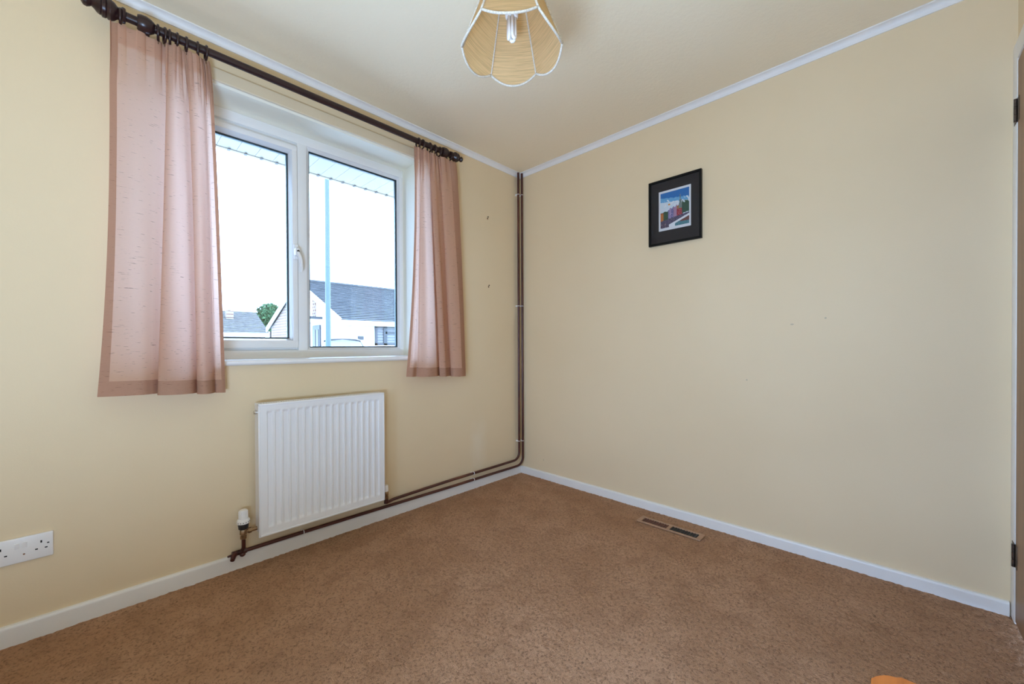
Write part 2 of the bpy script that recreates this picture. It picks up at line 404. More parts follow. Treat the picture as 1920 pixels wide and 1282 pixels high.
# skirtings (bull-nosed), the far end a little lower as the floor rises
def skirt(along, a, b_, ha, hb, th=.015):
    m = MB(); V = []; Fc = []
    prof = [(0, -.01), (-th, -.01)] + [(-th, 1-.012)] + [(-th+.008*(1-math.cos(t*PI/2/4)), 1-.012+.012*math.sin(t*PI/2/4)) for t in range(1, 5)] + [(0, 1)]
    def P(q, t, h):
        z = q[1] if q[1] < .5 else h + (q[1]-1)
        return (t, q[0], z) if along == 0 else (q[0], t, z)
    n = len(prof); V = [P(q, a, ha) for q in prof]+[P(q, b_, hb) for q in prof]
    Fc = [tuple(range(n)), tuple(range(2*n-1, n-1, -1))]+[(i, n+i, n+(i+1) % n, (i+1) % n) for i in range(n)]
    return m.data(V, Fc)
skirt(0, XL, 0, .071, .0535).obj('baseboard_left', M_WHITE, kind='structure', smooth=40)
skirt(1, 0, YB+.015, .0535, .0525).obj('baseboard_right', M_WHITE, kind='structure', smooth=40)

# ------------------------------------------------------------------ window 1
w1 = struct_empty('window_1', (-1.6, .22, .972))
def ring(m, x0, x1, z0, z1, l, r, t, bt_, y0, y1, bev=.004):
    m.box(x0, x1, y0, y1, z1-t, z1, bev).box(x0, x1, y0, y1, z0, z0+bt_, bev)
    m.box(x0, x0+l, y0, y1, z0+bt_-.004, z1-t+.004, bev).box(x1-r, x1, y0, y1, z0+bt_-.004, z1-t+.004, bev)
def bead(m, X0, X1, Z0, Z1, x0, x1, z0, z1, ya, yb):
    # sloping glazing bead from outer rectangle (y = ya) in to the glass line (y = yb)
    V = [(X0, ya, Z0), (X1, ya, Z0), (X1, ya, Z1), (X0, ya, Z1), (x0, yb, z0), (x1, yb, z0), (x1, yb, z1), (x0, yb, z1),
         (X0, yb+.01, Z0), (X1, yb+.01, Z0), (X1, yb+.01, Z1), (X0, yb+.01, Z1), (x0, yb+.01, z0), (x1, yb+.01, z0), (x1, yb+.01, z1), (x0, yb+.01, z1)]
    Fc = []
    for i in range(4):
        j = (i+1) % 4
        Fc += [(i, j, 4+j, 4+i), (4+i, 4+j, 12+j, 12+i), (8+i, 8+j, j, i), (12+i, 12+j, 8+j, 8+i)]
    m.data(V, Fc)
m = MB()
ring(m, WX0+.006, WX1-.004, .968, 2.226, .055, .028, .052, .046, .200, .270)
m.obj('outer_frame', M_UPVC, w1, smooth=35)
m = MB(); ring(m, WX0+.01, -1.60, 1.004, 2.182, .075, .045, .055, .045, .222, .268, 0); m.obj('sash_stop', M_UPVC, w1)
MB().box(-1.622, -1.5725, .200, .270, 1.010, 2.178, .004).obj('mullion', M_UPVC, w1, smooth=35)
m = MB(); bead(m, -1.5735, -.978, 1.012, 2.176, -1.5535, -.9915, 1.0275, 2.1605, .203, .224); m.obj('glazing_bead', M_UPVC, w1, smooth=30)
sash = MB(); ring(sash, -2.298, -1.6265, 1.0265, 2.1485, .040, .0275, .030, .042, .184, .262, .005)
sash = sash.obj('sash', M_UPVC, w1, smooth=35, label='opening sash on the left with a white handle')
m = MB(); bead(m, -2.260, -1.652, 1.067, 2.1205, -2.245, -1.6625, 1.078, 2.109, .187, .224); m.obj('glazing_bead', M_UPVC, sash, smooth=30)
def glazing(x0, x1, z0, z1, par):
    e = .006
    m = MB(); ring(m, x0-e, x1+e, z0-e, z1+e, .0085, .0085, .0085, .0085, .2255, .2300, 0); m.obj('gasket', M_GASKET, par)
    m = MB(); ring(m, x0-e, x1+e, z0-e, z1+e, .0125, .0125, .0125, .0125, .2345, .2480, 0); m.obj('spacer_bar', M_SPACER, par)
    MB().box(x0-e, x1+e, .2302, .2342, z0-e, z1+e).obj('pane', M_GLASS, par)
    MB().box(x0-e, x1+e, .2482, .2522, z0-e, z1+e).obj('pane', M_GLASS, par)
glazing(-1.5535, -.9915, 1.0275, 2.1605, w1)
glazing(-2.245, -1.6625, 1.078, 2.109, sash)
h = MB(); h.box(-1.650, -1.628, .170, .186, 1.515, 1.600, .005, 3)
h.box(-1.651, -1.629, .140, .172, 1.533, 1.575, .006, 3)
lever = [(-1.640, .146, 1.552), (-1.634, .140, 1.535), (-1.628, .137, 1.515), (-1.624, .137, 1.49), (-1.6225, .139, 1.465), (-1.6235, .142, 1.445)]
h.tube(lever, [.010, .0105, .0095, .0085, .0085, .006], 10)
hd = h.obj('handle', M_UPVC, sash, smooth=40)
MB().lathe([(0, .0065), (.003, .0065), (.0035, .005)], (-1.640, .1395, 1.555), 1, 14).obj('key_button', M_BLACKP, sash, smooth=40) if False else None
m = MB(); m.lathe([(-.0035, .005), (-.003, .0065), (.002, .0065)], (-1.6395, .1400, 1.556), 1, 14); m.obj('key_button', M_BLACKP, sash, smooth=40)
# window board with a rounded nose
P = [(.2, .945)]+[(-.012+.015*-math.sin(i/8*PI)*1.0, .9585-.0135*math.cos(i/8*PI)) for i in range(9)]+[(.2, .972)]
MB().prism(P, 0, WX0-.035, WX1+.05).obj('window_sill', M_UPVC, w1, smooth=40)

# ------------------------------------------------------------------ door in the back wall
d1 = struct_empty('door_1', (-.45, YB, 0))
m = MB(); m.box(-.070, .0, YB, YB+.012, 0, DZ+.075, .004); m.obj('architrave', M_WHITE, d1, smooth=35)
m = MB(); m.box(DX0-.075, DX0, YB, YB+.012, 0, DZ+.075, .004); m.obj('architrave', M_WHITE, d1, smooth=35)
m = MB(); m.box(DX0, -.070, YB, YB+.012, DZ+.004, DZ+.075, .004); m.obj('architrave', M_WHITE, d1, smooth=35)
m = MB(); m.box(DX1, DX1+.03, YB-.12, YB, 0, DZ).box(DX0-.03, DX0, YB-.12, YB, 0, DZ).box(DX0-.03, DX1+.03, YB-.12, YB, DZ, DZ+.03); m.obj('door_lining', M_WHITE, d1)
leaf = MB().box(DX0+.003, DX1-.003, YB-.030, YB+.010, .012, DZ-.004, .002).obj('door_leaf', M_DOOR, d1)
for z0, z1 in ((1.838, 1.924), (.212, .297)):
    m = MB(); m.box(-.070, -.034, YB+.0115, YB+.0135, z0, z1, .0006).box(-.104, -.076, YB+.0095, YB+.0115, z0, z1, .0006)
    for k in range(3):
        a = z0+(z1-z0)*k/3; m.lathe([(0, .0048), ((z1-z0)/3-.002, .0048)], (-.073, YB+.0150, a+.001), 2, 12)
    m.obj('hinge', M_BRONZE, d1, smooth=40)
m = MB(); m.lathe([(0, .024), (.008, .024), (.008, .010), (.045, .009)], (DX0+.06, YB+.010, 1.0), 1, 18); m.tube([(DX0+.06, YB+.055, 1.0), (DX0+.10, YB+.057, 1.0), (DX0+.17, YB+.055, .998)], [.009, .009, .007], 10)
m.obj('door_handle', M_CHROME, d1, smooth=40)

# ------------------------------------------------------------------ curtain pole, rings, curtains
PY, PZ = -.085, 2.302
pole = thing('curtain_pole', 'dark mahogany wooden curtain pole with turned finials above the window', 'curtain pole', (-1.55, PY, PZ))
MB().lathe([(0, .0165), (1.575, .0165)], (-2.335, PY, PZ), 0, 24).obj('rod', M_POLE, pole, smooth=40)
fin = [(0, .0165), (.002, .026), (.010, .028), (.014, .024), (.018, .020), (.024, .022), (.032, .031), (.042, .036), (.050, .034), (.053, .031), (.056, .034), (.064, .034), (.067, .029),
       (.070, .030), (.078, .026), (.086, .017), (.092, .013), (.096, .016), (.104, .0205), (.113, .0185), (.119, .010), (.121, .001)]
MB().lathe([(-a, r) for a, r in fin], (-2.318, PY, PZ), 0, 28).obj('finial', M_POLE, pole, smooth=35)
MB().lathe([(a*.85, r*.86) for a, r in fin], (-.772, PY, PZ), 0, 28).obj('finial', M_POLE, pole, smooth=35)
for bx in (-2.262, -.815):
    m = MB()
    m.lathe([(-.026, .017), (-.025, .026), (-.016, .030), (.0, .031), (.014, .027), (.024, .020), (.026, .017)], (bx, PY, PZ), 0, 22)
    m.tube([(bx, PY+.01, PZ-.012), (bx, PY+.03, PZ-.03), (bx, -.016, PZ-.034), (bx, -.0, PZ-.034)], [.014, .012, .014, .014], 14)
    m.lathe([(0, .034), (.006, .034), (.012, .028), (.014, .018)], (bx, 0, PZ-.034), 1, 22) if False else m.lathe([(-.016, .018), (-.012, .026), (-.006, .030), (-.0005, .030)], (bx, 0, PZ-.034), 1, 22)
    m.obj('bracket', M_POLE, pole, smooth=35)
RX_L = [-2.334, -2.226, -2.206, -2.190, -2.168, -2.138, -2.100, -2.072]
RX_R = [-1.019, -.990, -.936, -.900, -.862, -.778]
ordn = ['first', 'second', 'third', 'fourth', 'fifth', 'sixth', 'seventh', 'eighth']
rm = MB(); rm.torus((0, 0, 0), .0275, .0046, 0, 26, 10)
eye = MB(); eye.torus((0, 0, -.0365), .0052, .0013, 0, 12, 6)
ring0 = rm.obj('curtain_ring', M_POLE, smooth=180)
eye0 = eye.obj('screw_eye', M_BRASS, ring0, smooth=180)
first = True
for side, xs in (('left', RX_L), ('right', RX_R)):
    for i, x in enumerate(xs):
        if first: r_, e_ = ring0, eye0; first = False
        else:
            r_ = ring0.copy(); COL.objects.link(r_); e_ = eye0.copy(); COL.objects.link(e_); e_.parent = r_
        r_.location = (x, PY, PZ-.0105); r_.rotation_euler = (0, 0, random.uniform(-.12, .12))
        WORLD[r_] = Vector(r_.location)
        tag(r_, 'dark wooden pole ring above the %s curtain, %s from its left edge' % (side, ordn[i]), 'curtain ring', 'curtain rings on the pole')

def curtain(name, label, bot, top, expo, ztop, zb0, zb1, hemL, hemR, pleats, seed):
    K = len(bot)-1; NU, NV = 220, 100
    B = catmull([(b_[0], b_[1]) for b_ in bot], NU)
    T = catmull([(t_,) for t_ in top], NU); EX = catmull([(e_,) for e_ in expo], NU)
    def pt(u, v, off=0.):
        i = u*NU; k = min(int(i), NU-1); f = i-k
        lp = lambda A, c: A[k][c]*(1-f)+A[k+1][c]*f
        xb, yb, xt, ex = lp(B, 0), lp(B, 1), lp(T, 0), max(.3, lp(EX, 0))
        g = v**ex
        x = xt+(xb-xt)*g
        g2 = sstep(.02, .75, v)
        yt = -.083+.38*(yb+.083)
        y = yt+(yb-yt)*g2
        head = 1-sstep(.06, .17, v)
        ph = 2*PI*pleats*u
        y += head*.0065*math.sin(ph)
        x += head*.004*math.sin(ph*2+seed)
        zb = zb0+(zb1-zb0)*u
        z = ztop+(zb-ztop)*v
        z += (1-sstep(0, .05, v))*.004*math.sin(ph+1.0)
        # soft hang wrinkles below the heading
        y += .0035*noise.noise((u*9+seed, v*2.2, seed))*sstep(.05, .3, v)
        y = min(y, -.032)
        return (x, y-off, z)
    c = thing(name, label, 'curtain', ((top[0]+top[-1])/2, -.085, ztop))
    MB().grid(lambda u, v: pt(u, v), NU, NV).obj('cloth', M_CURT, c, smooth=180, recalc=False)
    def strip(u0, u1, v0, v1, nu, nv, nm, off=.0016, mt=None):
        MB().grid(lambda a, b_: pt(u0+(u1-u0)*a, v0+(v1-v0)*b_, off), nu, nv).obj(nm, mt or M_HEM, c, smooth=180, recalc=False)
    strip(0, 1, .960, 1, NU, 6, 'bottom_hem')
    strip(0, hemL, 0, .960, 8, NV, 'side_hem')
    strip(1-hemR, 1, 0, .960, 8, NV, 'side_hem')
    strip(hemL, 1-hemR, 0, .055, NU, 8, 'heading_tape', -.0022, M_CURT)
    return c
botL = [(-2.407, -.085), (-2.361, -.095), (-2.292, -.1), (-2.257, -.078), (-2.225, -.050), (-2.172, -.046), (-2.225, -.080), (-2.239, -.108), (-2.187, -.13), (-2.138, -.115), (-2.108, -.07), (-2.078, -.050), (-2.104, -.082), (-2.116, -.105), (-2.095, -.128), (-2.068, -.105), (-2.048, -.060), (-2.045, -.068), (-2.026, -.070), (-2.010, -.062)]
topL = [-2.365, -2.335, -2.291, -2.244, -2.206, -2.186, -2.192, -2.200, -2.179, -2.166, -2.154, -2.138, -2.143, -2.147, -2.129, -2.108, -2.094, -2.086, -2.082, -2.072, -2.061]
exL = [2.6, 2.2, 1.6, 1.3, 1.2, 1.2, 1.2, 1.2, .9, .6, .45, .45, .45, .45, .5, .5, .5, .5, .6, .6]
curtain('curtain', 'wider pink slub curtain hanging at the left end of the pole', botL, topL, exL, 2.264, .848, .829, .036, .050, 17, .7)
botR = [(-1.109, -.080), (-1.083, -.105), (-1.040, -.082), (-1.025, -.095), (-.985, -.13), (-.911, -.112), (-.872, -.075), (-.835, -.052), (-.862, -.078), (-.868, -.095), (-.835, -.105), (-.792, -.07), (-.745, -.048), (-.765, -.075), (-.752, -.1), (-.7, -.108), (-.646, -.08)]
topR = [-1.042, -1.023, -1.006, -1.000, -.985, -.957, -.941, -.925, -.934, -.936, -.909, -.884, -.859, -.862, -.850, -.790, -.727]
exR = [2.2, 2.0, 1.6, 1.4, 1.2, 1.0, .9, .9, .9, .9, .9, .9, .8, .8, .8, .7, .6]
curtain('curtain', 'narrower pink slub curtain hanging at the right end of the pole', botR, topR, exR, 2.264, .848, .826, .03, .06, 11, 3.3)

# ------------------------------------------------------------------ radiator with valves
RX0, RX1, RZ0, RZ1, RY = -1.8935, -1.2645, .147, .766, -.100
rad = thing('radiator', 'white fluted panel radiator on the wall under the window', 'radiator', ((RX0+RX1)/2, -.07, RZ0))
NFL = 17; fx0, fx1 = RX0+.032, RX1-.028; pit = (fx1-fx0)/NFL
def radz(u, v):
    pass
def flute_depth(x, z):
    if x < fx0 or x > fx1: return 0.
    k = (x-fx0)/pit; fr = k-int(k)
    a = sstep(.10, .24, fr)*(1-sstep(.76, .90, fr))
    zz = sstep(RZ0+.034, RZ0+.056, z)*(1-sstep(RZ1-.050, RZ1-.030, z))
    return a*zz*.0075
xs = sorted(set([RX0, RX0+.006] + [fx0+pit*(k+t) for k in range(NFL) for t in (0, .10, .15, .19, .24, .5, .76, .81, .85, .90)] + [fx1, RX1-.006, RX1]))
zs = [RZ0, RZ0+.010, RZ0+.034, RZ0+.040, RZ0+.046, RZ0+.052, RZ0+.056, .45, RZ1-.050, RZ1-.044, RZ1-.038, RZ1-.034, RZ1-.030, RZ1-.010, RZ1]
m = MB(); rows = []
for z in zs:
    rows.append([m.bm.verts.new((x, RY + flute_depth(x, z), z)) for x in xs])
for a, b_ in zip(rows, rows[1:]):
    for i in range(len(xs)-1): m.bm.faces.new((a[i], a[i+1], b_[i+1], b_[i]))
# thickness: return edge
for line in (rows[0], rows[-1], [r[0] for r in rows], [r[-1] for r in rows]):
    bk = [m.bm.verts.new((v.co.x, RY+.012, v.co.z)) for v in line]
    for i in range(len(line)-1): m.bm.faces.new((line[i], line[i+1], bk[i+1], bk[i]))
m.obj('front_panel', M_RAD, rad, smooth=40)
m = MB(); ring(m, RX0+.001, RX1-.001, RZ0+.001, RZ1-.001, .006, .006, .007, .007, RY-.0025, RY+.002, .001); m.obj('panel_rim', M_RAD, rad, smooth=35)
MB().box(RX0, RX0+.004, RY+.010, -.040, RZ0+.02, RZ1-.004, .001).obj('side_panel', M_RAD, rad)
MB().box(RX1-.004, RX1, RY+.010, -.040, RZ0+.02, RZ1-.004, .001).obj('side_panel', M_RAD, rad)
MB().box(RX0+.006, RX1-.006, -.060, -.046, RZ0+.03, RZ1-.04, .002).obj('back_panel', M_RAD, rad)
g = MB(); g.box(RX0, RX1, RY+.004, RY+.014, RZ1-.006, RZ1+.001, .001).box(RX0, RX1, -.050, -.040, RZ1-.006, RZ1+.001, .001)
g.obj('top_grille_rail', M_RAD, rad)
bars = MB()
nb = 58
for k in range(nb+1):
    x = RX0+.004+(RX1-RX0-.008)*k/nb; bars.box(x-.0028, x+.0028, RY+.013, -.049, RZ1-.0045, RZ1)
o = bars.obj('grille_slat', M_RAD, rad); o['kind'] = 'stuff'
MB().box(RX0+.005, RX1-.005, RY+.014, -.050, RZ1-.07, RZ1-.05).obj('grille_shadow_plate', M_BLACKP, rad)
m = MB(); m.lathe([(-.012, .007), (-.010, .009), (0, .009), (.0, .006)], (RX0, -.070, RZ1-.040), 0, 14); m.obj('vent_plug', M_CHROME, rad, smooth=40)
for bx in (RX0+.09, RX1-.09): MB().box(bx-.012, bx+.012, -.047, -.0, RZ0+.05, RZ1-.06, .001).obj('wall_bracket', M_RAD, rad)
# thermostatic valve
VX, VY = -1.9480, -.066
v = MB(); v.lathe([(.0, .0085), (.004, .013), (.016, .013), (.018, .010), (.022, .010), (.024, .0145), (.044, .0145), (.048, .012)], (VX, VY, .150), 2, 8)
v.tube([(VX, VY, .184), (VX+.022, VY, .184), (VX+.054, VY, .184)], [.0085, .0085, .0085], 14)
v.lathe([(0, .0125), (.013, .0125)], (VX+.018, VY, .184), 0, 6)
valve = v.obj('thermostatic_valve', M_BRASS, rad, smooth=35)
MB().lathe([(0, .015), (.003, .019), (.026, .022), (.027, .019)], (VX, VY, .197), 2, 28).obj('collar', M_BLACKP, valve, smooth=35)
hd_ = MB(); hd_.lathe([(0, .021), (.002, .0255), (.016, .0255), (.020, .023), (.021, .0185), (.058, .0168), (.062, .014), (.063, .001)], (VX, VY, .2235), 2, 36)
for k in range(14):
    a = 2*PI*k/14; hd_.box(VX+.0175*math.cos(a)-.0012, VX+.0175*math.cos(a)+.0012, VY+.0175*math.sin(a)-.0012, VY+.0175*math.sin(a)+.0012, .246, .280)
hd_.obj('valve_head', M_WHITEP, valve, smooth=35)
mk2 = MB()
for k in range(6):
    a = -PI/2+(k-2.5)*.42; mk2.box(VX+.0254*math.cos(a)-.0012, VX+.0254*math.cos(a)+.0012, VY+.0254*math.sin(a)-.0012, VY+.0254*math.sin(a)+.0012, .230, .234)
mk2.obj('dial_mark', M_BLACKP, valve)
# lockshield valve on the other end
LX, LY = -1.234, -.058
v = MB(); v.lathe([(0, .0085), (.004, .013), (.018, .013), (.020, .010), (.026, .013), (.046, .013), (.050, .010)], (LX, LY, .131), 2, 8)
v.tube([(LX, LY, .166), (RX1-.004, LY, .166)], .0085, 12)
lock = v.obj('lockshield_valve', M_BRASS, rad, smooth=35)
MB().lathe([(0, .011), (.002, .0135), (.034, .0125), (.038, .009)], (LX, LY, .178), 2, 24).obj('cap', M_WHITEP, lock, smooth=40)

# ------------------------------------------------------------------ heating pipes
PR = .0088
def bend(cx_, cz, r, y0, n=9):  # from horizontal (moving +x) to vertical (moving +z)
    return [(cx_+r*math.sin(i/n*PI/2), y0, cz+r*(1-math.cos(i/n*PI/2))) for i in range(n+1)]
lower = thing('heating_pipe', 'lower brown heating pipe along skirting rising to ceiling nearest the corner', 'pipe', (-1.0, -.03, .07), 'brown heating pipes')
pts = [(-1.972, -.030, .0808), (-1.70, -.030, .0812), (-1.30, -.030, .0775), (-.72, -.030, .0708), (-.30, -.031, .0700), (-.14, -.035, .0700)]
pts += [(x, -.035-.007*i/9, z) for i, (x, _, z) in enumerate(bend(-.082, .0702, .060, 0))] + [(-.022, -.042, z) for z in (.20, .6, 1.2, 1.8, 2.2, 2.423)]
MB().tube(pts, PR, 14).obj('pipe_run', M_PIPE, lower, smooth=60)
# riser, tee and drain cock at the near end
m = MB(); m.tube([(VX, -.030, .081), (VX, -.046, .094), (VX, VY, .112), (VX, VY, .152)], .0085, 14); m.obj('riser', M_PIPE, lower, smooth=60)
m = MB(); m.lathe([(-.020, .0115), (.020, .0115)], (VX, -.030, .0805), 0, 14); m.sphere((VX+.003, -.032, .068), (.0125, .0125, .0115), 2); m.obj('tee_fitting', M_PIPE, lower, smooth=50)
m = MB(); m.lathe([(-.028, .0115), (.0, .0115)], (-1.958, -.030, .0805), 0, 14)
m.tube([(-1.972, -.030, .080), (-1.984, -.046, .074), (-1.990, -.060, .066)], [.011, .0105, .009], 12)
m.tube([(-1.982, -.036, .080), (-2.004, -.040, .080)], [.006, .0045], 10)
m.obj('drain_cock', M_PIPE, lower, smooth=50)
upper = thing('heating_pipe', 'upper brown heating pipe from radiator lockshield rising beside window wall', 'pipe', (-.7, -.03, .115), 'brown heating pipes')
pts = [(LX, LY, .134), (LX, LY, .118), (LX+.006, LY+.004, .110), (LX+.020, LY+.012, .1075), (LX+.06, -.032, .1078), (-.95, -.030, .1125), (-.718, -.030, .1160), (-.31, -.030, .1170), (-.16, -.030, .1180)]
pts += bend(-.112, .1185, .060, -.030) + [(-.052, -.030, z) for z in (.30, .8, 1.3, 1.9, 2.3, 2.424)]
MB().tube(pts, PR, 14).obj('pipe_run', M_PIPE, upper, smooth=60)
m = MB(); m.lathe([(-.014, .0125), (.010, .0125)], (LX, LY, .122), 2, 14); m.obj('elbow_fitting', M_PIPE, upper, smooth=50)
def clip(par, c, ax, yb=0.):
    m = MB(); m.torus(c, .0100, .0022, ax, 18, 6)
    if ax == 2: m.box(c[0]-.005, c[0]+.005, c[1]+.009, yb, c[2]-.006, c[2]+.006)
    else: m.box(c[0]-.006, c[0]+.006, c[1]+.009, yb, c[2]-.005, c[2]+.005)
    m.obj('pipe_clip', M_WHITEP, par, smooth=50)
for z in (2.25, 1.355, .265):
    clip(upper, (-.052, -.030, z), 2); clip(lower, (-.022, -.042, z), 2)
clip(upper, (-.535, -.030, .1165), 0); clip(lower, (-.535, -.030, .0704), 0); clip(lower, (-1.68, -.030, .081), 0)

# ------------------------------------------------------------------ twin socket
SX1, SX0, SZA, SZB = -2.5215, -2.6695, .278, .366
so = thing('wall_socket', 'white twin wall socket with two switches low on the window wall', 'socket', ((SX0+SX1)/2, -.005, SZA))
MB().box(SX0, SX1, -.0105, 0, SZA, SZB, .0035, 3).obj('plate', M_WHITEP, so, smooth=40)
cxs = (SX0+SX1)/2
def pin(x, z, w, h_):
    MB().box(x-w/2, x+w/2, -.0109, -.0095, z-h_/2, z+h_/2).obj('pin_hole', M_DARK, so)
for ox in (-.0455, .0455):
    c0 = cxs+ox
    pin(c0, .3365, .0042, .0085); pin(c0-.0112, .3125, .0066, .0042); pin(c0+.0112, .3125, .0066, .0042)
pin(SX1-.0125, .3275, .0055, .004)
for ox in (-.0095, .0075):
    r_ = MB(); c0 = cxs+ox
    r_.data([(c0-.0058, -.0100, .328), (c0+.0058, -.0100, .328), (c0+.0058, -.0100, .347), (c0-.0058, -.0100, .347),
             (c0-.0054, -.0118, .3285), (c0+.0054, -.0118, .3285), (c0+.0054, -.0140, .3465), (c0-.0054, -.0140, .3465)],
            [(0, 1, 5, 4), (1, 2, 6, 5), (2, 3, 7, 6), (3, 0, 4, 7), (4, 5, 6, 7)])
    r_.obj('rocker_switch', M_WHITEP, so)
for ox in (0,): 
    m = MB(); m.lathe([(-.0112, .0028), (-.0098, .0032)], (cxs+.006, 0, .306), 1, 12); m.obj('screw', M_CHROME, so)

# ------------------------------------------------------------------ framed print
FY0, FY1, FZ0, FZ1 = -1.421, -1.108, 1.644, 2.038
pic = thing('framed_picture', 'small black framed townscape print with wide charcoal mount on right wall', 'picture', (0, (FY0+FY1)/2, FZ0))
def ringx(m, y0, y1, z0, z1, w, x0, x1, bev):
    m.box(x0, x1, y0, y1, z1-w, z1, bev).box(x0, x1, y0, y1, z0, z0+w, bev).box(x0, x1, y0, y0+w, z0+w-.001, z1-w+.001, bev).box(x0, x1, y1-w, y1, z0+w-.001, z1-w+.001, bev)
m = MB(); ringx(m, FY0, FY1, FZ0, FZ1, .0125, -.020, -.001, .0015); m.obj('frame', M_BLACKF, pic)
AY0, AY1, AZ0, AZ1 = -1.361, -1.170, 1.728, 1.968
m = MB(); m.box(-.0105, -.008, FY0+.010, FY1-.010, FZ0+.010, FZ1-.010); m.obj('mount', M_MAT, pic)
MB().box(-.0110, -.0104, AY0, AY1, AZ0, AZ1).obj('print_sheet', M_PAPER, pic)
# printed townscape: flat colour cells
NX, NZ = 66, 84
def paint(s, t):
    # s left-right as seen, t bottom-top
    n1 = noise.noise((s*14, t*14, 0)); n2 = noise.noise((s*60, t*60, 4))
    sky_t = (t-.42)/.58
    c = (.03+.02*n1, .17, .46) if t > .86-.10*s+.03*n1 else ((.16, .42, .68) if t > .74-.08*s+.04*n1 else (.70+.08*n1, .78, .84))
    if .60 < t < .78 and n1 > .22 and t < .78: c = (.82, .84, .86)
    if (s-.31)**2+((t-.64)*1.25)**2 < .0011: c = (.75, .30, .05)
    # street line falls to the left
    base = .20+.12*s
    if s < .13 and t < .44 and t > base-.05: c = (.55, .19, .05) if t < .42 else (.25, .06, .03)
    if .10 < s < .27 and t < .47+.05*n1 and t > base: c = (.035, .08, .045) if n2 < .1 else (.08, .15, .07)
    if .27 <= s < .60 and base < t < .50+.07*((s-.27)/.33)+.02*math.sin(s*58):
        k = int((s-.27)/.055) % 3
        c = ((.21, .17, .36), (.32, .23, .42), (.15, .13, .30))[k]
        if n2 > .28: c = (.55, .50, .66)
        if s > .47: c = (.42, .25, .36) if k else (.33, .16, .24)
    if .57 <= s < .79 and base < t < .56+.01*math.sin(s*50):
        c = (.34, .035, .05) if t < .47 else (.36, .18, .07)
        if n2 > .33: c = (.62, .25, .25)
    # tower
    tw = .055 if t < .62 else (.036 if t < .72 else .016)
    if abs(s-.70) < tw and .48 < t < .86: c = (.14, .20, .20) if n2 < .15 else (.34, .36, .30)
    if t < .66+.10*n1-.25*(s-.88)**2*10 and s > .76 and t > base+.02: c = (.03, .075, .05) if n2 < .15 else (.07, .14, .08)
    if t < base: c = (.07, .06, .11) if n2 < .12 else (.20, .16, .22)
    if t < base-.10 and s < .2: c = (.05, .04, .09) if n2 < .2 else (.40, .30, .30)
    ln = .02+.30*(s-.30)
    if s > .30 and t < ln+.05: c = (.82, .83, .86)
    if s > .52 and t < ln-.01: c = (.06, .20, .24) if n2 < .1 else (.16, .30, .33)
    if s > .70 and t < ln-.01 and t > .10: c = (.17, .07, .06)
    return tuple(max(0, min(1, q)) for q in c)
me = bpy.data.meshes.new('print_image'); V = []; Fc = []; CC = []
by0, by1, bz0, bz1 = AY0+.010, AY1-.011, AZ0+.016, AZ1-.013
for j in range(NZ+1):
    for i in range(NX+1): V.append((-.0113, by1-(by1-by0)*i/NX, bz0+(bz1-bz0)*j/NZ))
for j in range(NZ):
    for i in range(NX):
        k = j*(NX+1)+i; Fc.append((k, k+NX+1, k+NX+2, k+1)); CC.append(paint((i+.5)/NX, (j+.5)/NZ))
me.from_pydata(V, [], Fc); ca = me.color_attributes.new('ink', 'FLOAT_COLOR', 'CORNER')
for f_, c_ in zip(me.polygons, CC):
    for li in f_.loop_indices: ca.data[li].color = (*c_, 1)
mi = Mat('townscape_ink', rough=.7); at_ = mi.new('ShaderNodeVertexColor'); at_.layer_name = 'ink'; mi.base(at_.outputs['Color'])
me.materials.append(mi.m); link('print_image', me, pic)
MB().box(-.0150, -.0135, FY0+.011, FY1-.011, FZ0+.011, FZ1-.011).obj('picture_glass', M_PGLASS, pic)

# ------------------------------------------------------------------ floor register
reg = thing('floor_register', 'brown metal floor vent with two louvre banks set in the carpet', 'vent', (-.17, -1.30, 0))
gx0, gx1 = -.202, -.149
ya = [(-1.292, -1.146, M_REGB), (-1.456, -1.309, M_REGK)]
m = MB(); X0, X1, Y0, Y1 = -.216, -.131, -1.480, -1.122
m.box(X0, gx0, Y0, Y1, 0, .006, .0015).box(gx1, X1, Y0, Y1, 0, .006, .0015)
m.box(gx0, gx1, Y0, ya[1][0], 0, .006).box(gx0, gx1, ya[1][1], ya[0][0], 0, .006).box(gx0, gx1, ya[0][1], Y1, 0, .006)
m.obj('register_frame', M_REG, reg)
for (y0, y1, mat_) in ya:
    MB().box(gx0, gx1, y0, y1, .0005, .0016).obj('duct_floor', mat_, reg)
    for k in range(10):
        y = y0+(y1-y0)*(k+.5)/10
        MB().prism([(y-.0016, .0018), (y+.0006, .0018), (y+.0030, .0052), (y+.0008, .0052)], 0, gx0, gx1).obj('louvre', mat_, reg)

# ------------------------------------------------------------------ wall plugs left in the window wall
for (x, z, lab) in ((-.361, 2.000, 'upper small dark screw left in the wall beside the right curtain'), (-.353, 1.487, 'lower small dark screw left in the wall beside the right curtain')):
    t = thing('wall_screw', lab, 'screw', (x, 0, z), 'screws left in the window wall')
    MB().lathe([(-.010, .0040), (-.008, .0046), (-.007, .0022), (0, .0022)], (x, 0, z+.004), 1, 10).obj('screw_shaft', M_BRONZE, t)
    MB().lathe([(-.002, .0052), (0, .0056)], (x, 0, z-.007), 1, 10).obj('plug', M_REGB, t)

